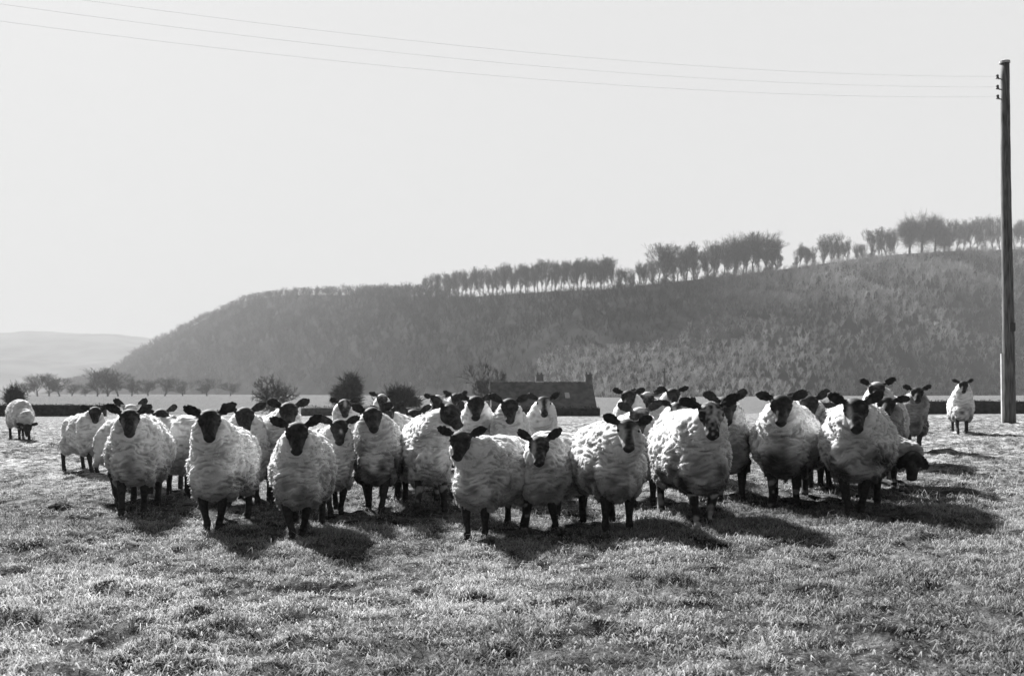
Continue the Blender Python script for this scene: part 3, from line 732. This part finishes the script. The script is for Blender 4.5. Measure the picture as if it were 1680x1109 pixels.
sing = [(1026, 441, 'w', .9, 'small bare tree at the right end of the even ridge row'),
        (1048, 432, 't', .8, 'slender bare tree alone in the gap on the ridge'), (1060, 438, 't', .7, 'short bare tree beside the slender one in the ridge gap'),
        (1080, 408, 'w', .8, 'leftmost of the tight tall clump in the middle of the ridge'), (1094, 404, 't', 1.1, 'second tree of the tight tall clump in the middle of the ridge'),
        (1112, 406, 'w', .8, 'third tree of the tight tall clump in the middle of the ridge'), (1126, 402, 't', 1.1, 'fourth tree of the tight tall clump in the middle of the ridge'),
        (1138, 405, 't', .9, 'last tree of the tight tall clump in the middle of the ridge'), (1156, 414, 't', .8, 'thin bare tree between the two tall clumps of the ridge'),
        (1172, 403, 't', 1.0, 'leftmost bare tree of the long domed clump on the ridge'), (1188, 394, 'w', .8, 'second bare tree of the long domed clump on the ridge'),
        (1204, 389, 't', 1.1, 'third bare tree of the long domed clump on the ridge'), (1220, 387, 'w', .8, 'fourth bare tree of the long domed clump on the ridge'),
        (1236, 386, 't', 1.1, 'fifth bare tree of the long domed clump on the ridge'), (1256, 385, 'w', 1.0, 'broadest tree, crown arched, of the long domed clump on the ridge'),
        (1274, 392, 't', 1.0, 'rightmost bare tree of the long domed clump on the ridge'),
        (1312, 400, 't', .7, 'thin bare tree just right of the domed clump'), (1324, 406, 't', .6, 'thinner lower bare tree just right of the domed clump'),
        (1352, 388, 't', .8, 'wispy bare tree in the pale stretch of the ridge, left of a matching pair'), (1368, 384, 'w', .6, 'wispy wide-topped bare tree in the pale stretch of the ridge'),
        (1384, 396, 't', .6, 'low wispy bare tree ending the pale stretch of the ridge'), (1412, 402, 't', .6, 'very low thin bare tree between two wispy groups'),
        (1430, 378, 't', .7, 'left tree of the thin upright pair before the dense dark clump'), (1447, 376, 't', .8, 'right tree of the thin upright pair before the dense dark clump'),
        (1462, 384, 't', .6, 'spindly bare tree hard against the dense dark clump')]
for px, top, kd, w, lb in sing: ridge_tree(px, top, kd, 1.0, w * 1.3, lb)
LAB_C = 'one of the thin pale trees standing among the taller clumps along the right ridge'
for px in np.concatenate([np.arange(1022, 1292, 17), np.arange(1308, 1345, 14), np.arange(1352, 1480, 13)]):
    tp = np.interp(px, [1018, 1060, 1085, 1140, 1180, 1240, 1285, 1320, 1350, 1390, 1420, 1450, 1480], [436, 432, 409, 408, 398, 388, 396, 402, 391, 394, 398, 380, 378])
    ridge_tree(px + random.uniform(-3, 3), tp + random.uniform(-2, 12), 't' if random.random() < .7 else 'w', 1.05 + random.uniform(0, .1), random.uniform(.6, .9), LAB_C)
LAB_B = 'one of the faint ridge trees between the dense dark clump and the tall pole'
for px in (1556, 1568, 1580, 1592, 1604, 1617, 1630, 1641): ridge_tree(px, 366 - (px - 1556) * .08 + random.uniform(-4, 8), 't', 1.05, random.uniform(.8, 1.1), LAB_B)
for px in (1664, 1676, 1690, 1706): ridge_tree(px, 362 + random.uniform(-4, 6), 't', 1.03, 1.0, 'one of the faint bare trees on the ridge right of the tall pole')

# dense-crowned trees: crown of many twig tufts spread through the volume
def dense_crown(seed, h, r, n, tw=.05, ln=.8, base=.25, shape=1.0):
    g = np.random.default_rng(seed); segs = []
    cl = g.normal(0, 1, (28, 3)); cl /= np.linalg.norm(cl, axis=1)[:, None]; cl *= (g.random(28) ** .4)[:, None]
    for k in range(n):
        c = cl[g.integers(28)] * .72 + g.normal(0, .16, 3)
        p = np.array([c[0] * r, c[1] * r, base * h + (c[2] * .5 + .5) * h * (1 - base)])
        p[0] *= (1 - shape * .45 * (p[2] / h)); d = g.normal(0, 1, 3) * .6 + c * .8 + [0, 0, .5]; d /= np.linalg.norm(d)
        segs.append((tuple(p), tuple(p + d * ln * (.5 + g.random())), tw, tw * .5))
    return seg_mesh(segs, 3)
def dense_tree(name, px, D, top, w_px, label, cat='tree', group=None, n=1400, tr=None, shape=.6, mats=None, base_px=None, kn=1.0, z=None):
    x = (px - 840) / FPX * D
    if z is None: z = float(H0(np.array([x]), np.array([D]))[0])
    h = CAMZ + (HOR - top) / FPX * D - z; r = w_px / 2 / FPX * D
    V, F = dense_crown(int(px * 3 + D), h, r, n, tw=.022 * min(D, 300) / 100 + .008, ln=.07 * h + .25 * r, base=.12 if tr is None else tr, shape=shape)
    e = empty(name, (x, D, z)); link('crown', mesh_arr('crown', V, F), (mats or m_twig), e)
    mb = MB(); mb.tube([(0, 0, -.2), (.02 * h, 0, h * .3), (0, .01 * h, h * .62), (.02 * h, 0, h * .85)], [.035 * h, .026 * h, .014 * h, .004 * h], 8)
    for k in range(7):
        a = k * 2.4; z0 = h * (.22 + .07 * k); mb.tube([(0, 0, z0), (math.cos(a) * r * .4, math.sin(a) * r * .4, z0 + h * .13), (math.cos(a) * r * .75, math.sin(a) * r * .75, z0 + h * .2)], [.014 * h, .009 * h, .003 * h], 5)
    link('trunk', mb.mesh('trunk'), m_bark, e)
    return tag(e, label, cat, group)
for px, top, wpx, lb in ((1492, 358, 42, 'leftmost of the dense dark trees in the clump high on the ridge'), (1512, 351, 46, 'tallest of the dense dark trees in the clump high on the ridge'),
                    (1534, 356, 42, 'rightmost of the dense dark trees in the clump high on the ridge'), (1549, 371, 32, 'low dense bush closing the right side of the dark ridge clump')):
    X, Y, Z = hill_point(np.array([px]), np.array([1.0]))
    dense_tree('dense_tree', px, float(Y[0]), top, wpx, lb, n=3200, tr=.12, z=float(Z[0]) - .5, group='dense dark trees on the ridge')
for px, top, wpx, s in ((1016, 462, 20, .985), (1090, 455, 18, .985), (1262, 436, 22, .99)):
    X, Y, Z = hill_point(np.array([px]), np.array([s]))
    lb = {1016: 'small dark bush at the foot of the ridge row, left of the gap', 1090: 'small dark bush under the tight tall clump on the ridge', 1262: 'small dark bush under the broad arched tree on the ridge'}[px]
    dense_tree('bush', px, float(Y[0]), top, wpx, lb, 'bush', n=500, tr=.0, z=float(Z[0]) - 1.5, group='small bushes on the ridge')

# trees and bushes on the valley floor
dense_tree('bush', 24, 115, 630, 36, 'dark leaning bush above the hedge at the left edge', 'bush', n=2600, tr=.02, shape=.5, mats=m_hedge)
MIST = 'misty trees at the left'
for px, top, w, D, lb in ((46, 628, 1.3, 430, 'low misty tree just right of the dark leaning bush'), (62, 616, 1.5, 440, 'misty bare tree, highest near the dark leaning bush'),
                          (80, 614, 1.4, 450, 'misty bare tree touching the right of the highest one near the leaning bush'), (98, 620, 1.5, 440, 'misty round tree beyond the left end of the hedge, between two taller ones'),
                          (118, 630, 1.6, 450, 'low misty tree in the dip between the two tall misty groups'), (140, 634, 1.6, 460, 'lowest misty tree, left of the group at the hill foot'),
                          (160, 612, 1.4, 430, 'left tree of the misty group at the foot of the hill'), (176, 605, 1.5, 430, 'tallest tree of the misty group at the foot of the hill'),
                          (194, 611, 1.4, 440, 'right tree of the misty group at the foot of the hill'), (216, 622, 1.6, 450, 'faint tree trailing off right of the misty hill-foot group'),
                          (243, 624, 1.7, 470, 'faint misty tree above the ears of the large left sheep'), (270, 620, 1.7, 470, 'faint broad misty tree above the gap between the two left front sheep'),
                          (300, 626, 1.7, 480, 'faint low misty tree above the left front sheep'), (340, 622, 1.8, 480, 'faint broad misty tree above the second front sheep'),
                          (378, 628, 1.7, 480, 'last faint misty tree before the orchard tree')):
    x = (px - 840) / FPX * D; z = float(H0(np.array([x]), np.array([D]))[0]); k = (CAMZ + (HOR - top) / FPX * D - z) / 18 * 1.1
    plant_tree('bare_tree', wide[px % 4], (x, D, z - .2 * k * 4), px * 1.7, (k * w * 1.35, k * w * 1.35, k * 1.05), lb, 'tree', MIST)
t_or = tree_meshes('o', 411, 3.2, .13, 5, .75, 3, up=.10, first=.2, min_r=.016, ratio=.74)
x = (455 - 840) / FPX * 120; z = float(H0(np.array([x]), np.array([120.]))[0]); hh = CAMZ + (HOR - 613) / FPX * 120 - z
plant_tree('bare_tree', t_or, (x, 120, z), 1.0, (hh / 3.2 * .9, hh / 3.2 * .9, hh / 3.2), 'bare spreading orchard tree with an open flat-topped crown', 'tree', None)
dense_tree('bush', 571, 112, 611, 50, 'dark cone-shaped bush standing alone beyond the flock', 'bush', n=3600, tr=.02, shape=.8, mats=m_twig)
t_fk = tree_meshes('f', 433, 6, .16, 5, .62, 3, up=.22, first=.16, min_r=.022, ratio=.74)
x = (795 - 840) / FPX * 118; z = float(H0(np.array([x]), np.array([118.]))[0]); hh = CAMZ + (HOR - 588) / FPX * 118 - z
plant_tree('bare_tree', t_fk, (x, 118, z), .4, (hh / 6 * .8, hh / 6 * .8, hh / 6), 'bare forked tree at the left end of the cottage', 'tree', None)
dense_tree('bush', 655, 104, 640, 72, 'long dark clipped-looking bush left of the cottage', 'bush', n=4200, tr=.02, shape=.05, mats=m_hedge)
dense_tree('bush', 822, 128, 622, 36, 'dark bush crowding the left gable of the cottage', 'bush', n=1600, tr=.02, shape=.3, mats=m_twig)

# ------------------------------------------------------------------ hedges
def hedge(px0, px1, D0, D1, h, wd, label, mt=None, n_per_m=260):
    g = np.random.default_rng(int(px0 + 999)); x0, x1 = (px0 - 840) / FPX * D0, (px1 - 840) / FPX * D1
    ln = math.hypot(x1 - x0, D1 - D0); n = int(ln * n_per_m)
    t = g.random(n); X = x0 + (x1 - x0) * t; Y = D0 + (D1 - D0) * t; zz = H0(X, Y)
    top = h * (.84 + .24 * noise2(X, Y, 1.6, 81, 3) + .08 * g.random(n) ** 4); u = g.random(n) ** .7; w = (g.random(n) - .5) * wd * (1 - .35 * u ** 3)
    P = np.stack([X, Y + w, zz + top * u], 1); d = g.normal(0, 1, (n, 3)); d /= np.linalg.norm(d, axis=1)[:, None]; d2 = g.normal(0, 1, (n, 3)); s = .10
    Vv = np.stack([P, P + d * s, P + d2 * s * .55], 1).reshape(-1, 3); Ff = np.arange(n * 3).reshape(-1, 3)
    # dense woody core so that no light shows through
    m = max(8, int(ln / 1.2)); tt = np.linspace(0, 1, m); CX = x0 + (x1 - x0) * tt; CY = D0 + (D1 - D0) * tt; CZ = H0(CX, CY)
    hh = h * (.80 + .14 * noise2(CX, CY, 2.5, 81, 2)); cv = []
    for a, b in ((-.36, -.3), (-.34, .8), (-.2, 1), (.2, 1), (.34, .8), (.36, -.3)):
        cv.append(np.stack([CX, CY + a * wd, CZ + np.where(b < 0, b, b * hh)], 1))
    cv = np.stack(cv, 1); base = len(Vv); idx = np.arange(m * 6).reshape(m, 6) + base; q = []
    for k in range(6):
        k2 = (k + 1) % 6; q += [np.stack([idx[:-1, k], idx[1:, k], idx[1:, k2]], 1), np.stack([idx[:-1, k], idx[1:, k2], idx[:-1, k2]], 1)]
    q += [idx[0][[0, 1, 2]][None], idx[0][[0, 2, 3]][None], idx[0][[0, 3, 5]][None], idx[0][[3, 4, 5]][None], idx[-1][[2, 1, 0]][None], idx[-1][[3, 2, 0]][None], idx[-1][[5, 3, 0]][None], idx[-1][[5, 4, 3]][None]]
    Vv = np.concatenate([Vv, cv.reshape(-1, 3)]); Ff = np.concatenate([Ff] + q)
    o = link('hedge', mesh_arr('hedge', Vv, Ff), mt or m_hedge); return tag(o, label, 'hedge', 'clipped field hedges')
hedge(-420, 172, 80, 80, 1.02, 1.1, 'long dark clipped hedge along the left side of the field')
hedge(495, 740, 82, 82, .78, 1.0, 'paler short hedge behind the middle left of the flock', noisy(mat('pale_hedge', .08), 3, .06, .12))
hedge(800, 984, 80, 80, .78, 1.0, 'short dark hedge in front of the cottage')
hedge(1318, 2150, 80, 80, 1.14, 1.1, 'dark clipped hedge behind the tall pole on the right')

# ------------------------------------------------------------------ cottage
def cottage():
    D = 112; cx = (888 - 840) / FPX * D; z = float(H0(np.array([cx]), np.array([D]))[0])
    e = empty('cottage', (cx, D, z), R(5)); tag(e, 'low stone cottage with a long dark slate roof and two chimneys beyond the hedge', 'house')
    Lh, Wd = 11.6, 5.6; zr = CAMZ + (HOR - 629) / FPX * D - z; ze = CAMZ + (HOR - 668) / FPX * D - z
    w = MB(); w.prism([(-Lh / 2 + .15, -Wd / 2 + .2, -.6), (-Lh / 2 + .15, Wd / 2 - .2, -.6), (-Lh / 2 + .15, Wd / 2 - .2, ze - .02), (-Lh / 2 + .15, 0, zr - .18), (-Lh / 2 + .15, -Wd / 2 + .2, ze - .02)], (Lh - .3, 0, 0))
    link('wall', w.mesh('wall'), m_wall, e)
    r = MB()
    for sy in (-1, 1): r.prism([(-Lh / 2, 0, zr), (-Lh / 2, sy * (Wd / 2 + .25), ze - .12), (-Lh / 2, sy * (Wd / 2 + .25), ze + .02), (-Lh / 2, 0, zr + .15)], (Lh, 0, 0))
    ro = link('roof', r.mesh('roof'), m_roof, e)
    s = MB(); n = 60
    for k in range(22): s.tube([(-Lh / 2 + k * Lh / 21 - .02, 0, zr + .16), (-Lh / 2 + k * Lh / 21 + .4 if k < 21 else Lh / 2, 0, zr + .165)], [.07, .08], 6)
    link('ridge_tiles', s.mesh('ridge_tiles'), m_roof, ro)
    for xx, hh, wv in ((-.2, .95, .85), (Lh / 2 - .45, 1.0, .75)):
        c = MB(); c.box((xx, 0, zr + hh / 2 - .25), (wv, .6, hh + .4)); co = link('chimney', c.mesh('chimney'), m_wall, ro)
        c = MB(); c.box((xx, 0, zr + hh - .02), (wv + .14, .74, .12)); link('chimney_cap', c.mesh('chimney_cap'), m_wall, ro)
        c = MB()
        for q in (-.2, .2): c.tube([(xx + q, 0, zr + hh), (xx + q, 0, zr + hh + .3)], [.1, .085], 8)
        link('chimney_pot', c.mesh('chimney_pot'), m_roof, ro)
    c = MB(); c.box((-.2, -.32, zr + .18), (.95, .06, .14)); link('flashing', c.mesh('flashing'), m_pale, ro)
    # dormer / rooflight
    sl = math.atan2(zr - ze, Wd / 2 + .25); M = Matrix.Rotation(sl, 3, 'X'); px = 2.7; yy = -1.75; zz = zr - (1.75) * math.tan(sl) + .2
    f = MB(); f.box((px, yy, zz), (.50, .85, .10), M); fo = link('window', f.mesh('window'), m_pale, e)
    f = MB(); f.box((px, yy - .02, zz + .055), (.34, .68, .03), M); link('pane', f.mesh('pane'), m_glass, fo)
    # front windows and door
    for xx in (-4.2, -1.6, 1.6, 4.2):
        f = MB(); f.box((xx, -Wd / 2 + .16, ze - .95), (.9, .12, 1.0)); fo = link('window', f.mesh('window'), m_pale, e)
        f = MB()
        for q in (-.2, .2): f.box((xx + q, -Wd / 2 + .10, ze - .95), (.34, .03, .84))
        link('pane', f.mesh('pane'), mat('dark_glass', .03, .1, .5), fo)
    f = MB(); f.box((0, -Wd / 2 + .17, ze - 1.35), (.9, .1, 1.9)); link('door', f.mesh('door'), m_iron, e)
cottage()

# thin distant post
D = 95; x = (1090 - 840) / FPX * D; z = float(H0(np.array([x]), np.array([D]))[0])
mb = MB(); zt = CAMZ + (HOR - 604) / FPX * D - z; mb.tube([(0, 0, -.3), (.02, 0, zt * .5), (0, 0, zt)], [.10, .09, .07], 8); mb.box((0, 0, zt - .35), (.5, .09, .09))
o = link('post', mb.mesh('post'), m_pole); o.location = (x, D, z); tag(o, 'thin distant post rising behind the ears of the back-row sheep', 'post')

# ------------------------------------------------------------------ telegraph pole and wires
PD = 23.6; PXx = (1656 - 840) / FPX * PD; PZ = float(H0(np.array([PXx]), np.array([PD]))[0])
ptop = CAMZ + (HOR - 103) / FPX * PD - PZ
e = empty('telegraph_pole', (PXx, PD, PZ)); e.rotation_euler = (0, R(-.75), 0)
tag(e, 'tall tarred wooden telegraph pole at the right edge of the field', 'pole')
mb = MB(); nseg = 26; pts = []; rad = []
for k in range(nseg + 1):
    t = k / nseg; pts.append((.012 * math.sin(t * 7), .01 * math.sin(t * 5 + 1), -.4 + (ptop + .4) * t)); rad.append(.148 - .052 * t + .003 * math.sin(k * 2.3))
mb.tube(pts, rad, 18); pm = mb.mesh('shaft'); pm.polygons.foreach_set('use_smooth', np.ones(len(pm.polygons), bool)); link('shaft', pm, m_pole, e)
mb = MB(); mb.tube([(0, 0, ptop - .02), (0, 0, ptop + .03), (0, 0, ptop + .07)], [.125, .12, .03], 14); link('cap', mb.mesh('cap'), m_pale, e)
ins = []
for py in (128, 145, 161):
    zi = CAMZ + (HOR - py) / FPX * PD - PZ
    mb = MB(); mb.tube([(-.08, 0, zi - .03), (-.16, -.02, zi - .03), (-.185, -.02, zi + .0)], [.014, .014, .014], 6); bo = link('bracket', mb.mesh('bracket'), m_iron, e)
    mb = MB(); mb.tube([(-.185, -.02, zi - .03), (-.185, -.02, zi - .01), (-.185, -.02, zi + .02), (-.185, -.02, zi + .05), (-.185, -.02, zi + .07)], [.03, .042, .028, .036, .02], 10)
    link('insulator', mb.mesh('insulator'), m_porc, bo); ins.append((PXx - .185 - .012 * zi * 1.05, PD - .02, PZ + zi + .02))
mb = MB(); mb.box((-.172, -.03, (CAMZ + (HOR - 580) / FPX * PD - PZ) / 2), (.05, .05, CAMZ + (HOR - 580) / FPX * PD - PZ)); link('cable_guard', mb.mesh('cable_guard'), m_pale, e)
mb = MB(); mb.box((0.02, -.165, 2.3), (.14, .012, .2)); link('number_plate', mb.mesh('number_plate'), m_iron, e)
for k, (ix, iy, iz) in enumerate(ins):
    # through the point seen at column 700 (row 70 / 92 / 115), on a 50 m span
    p7 = ((700 - 840) / FPX * 17.7, 17.7, CAMZ + (HOR - (70, 92, 115)[k]) / FPX * 17.7)
    L0 = math.hypot(p7[0] - ix, p7[1] - iy); dx, dy = (p7[0] - ix) / L0, (p7[1] - iy) / L0; span = 50.0; cq = .003
    b1 = (p7[2] - iz) / L0 - cq * L0; pts = []
    for j in range(41):
        u = span * j / 40; pts.append((ix + dx * u, iy + dy * u, iz + b1 * u + cq * u * u))
    mb = MB(); mb.tube(pts, [.0012] * 41, 5)
    tag(link('overhead_wire', mb.mesh('overhead_wire'), mat('wire', .10, .6)), ('topmost of the three thin wires crossing the sky', 'middle of the three thin wires crossing the sky', 'lowest of the three thin wires crossing the sky')[k], 'wire', 'overhead wires')

# ------------------------------------------------------------------ bare earth lumps
def earth(px, py, w, h, label):
    x, y = ray_ground(px, py); z = float(H0(np.array([x]), np.array([y]))[0]); g = np.random.default_rng(int(px))
    mb = MB(); 
    for k in range(34):
        a = g.random() * 6.28; q = g.random() ** .6; r_ = w * (.10 + .16 * g.random())
        mb.ell((math.cos(a) * w * q * .7, math.sin(a) * w * .5 * q, h * (.55 - .5 * q)), (r_, r_ * .8, h * (.25 + .3 * g.random())), None, 10, 8)
    me = remesh(mb.mesh('molehill', False), .010, 1, .4); v = get_v(me); n = get_n(me); v = v + n * ((vnoise(v * 38, 3) - .5) * .012)[:, None]
    me.vertices.foreach_set('co', v.astype(np.float32).ravel()); me.materials.clear(); me.materials.append(m_soil)
    o = link('molehill', me); o.location = (x, y, z); tag(o, label, 'molehill', 'lumps of bare earth in the grass')
earth(98, 834, .17, .06, 'low dark lump standing in for a shaded hollow left of the flock')  # soil-coloured lump in place of a shaded hollow
earth(1484, 806, .22, .04, 'flat dark patch of trodden earth right of the grazing head')

# ------------------------------------------------------------------ haze
hz = MB(); hz.box((0, 1850, 97), (7600, 4300, 212)); ho = link('haze', hz.mesh('haze')); tag(ho, 'pale winter mist in the valley air', None, None, 'stuff')
hm = bpy.data.materials.new('haze'); hm.use_nodes = True; N = hm.node_tree.nodes; N.clear()
pv = N.new('ShaderNodeVolumePrincipled'); pv.inputs['Color'].default_value = (.52, .52, .52, 1); pv.inputs['Density'].default_value = .00031; pv.inputs['Anisotropy'].default_value = .0
out = N.new('ShaderNodeOutputMaterial'); hm.node_tree.links.new(pv.outputs[0], out.inputs['Volume']); ho.data.materials.append(hm)

bpy.data.scenes.remove(work)
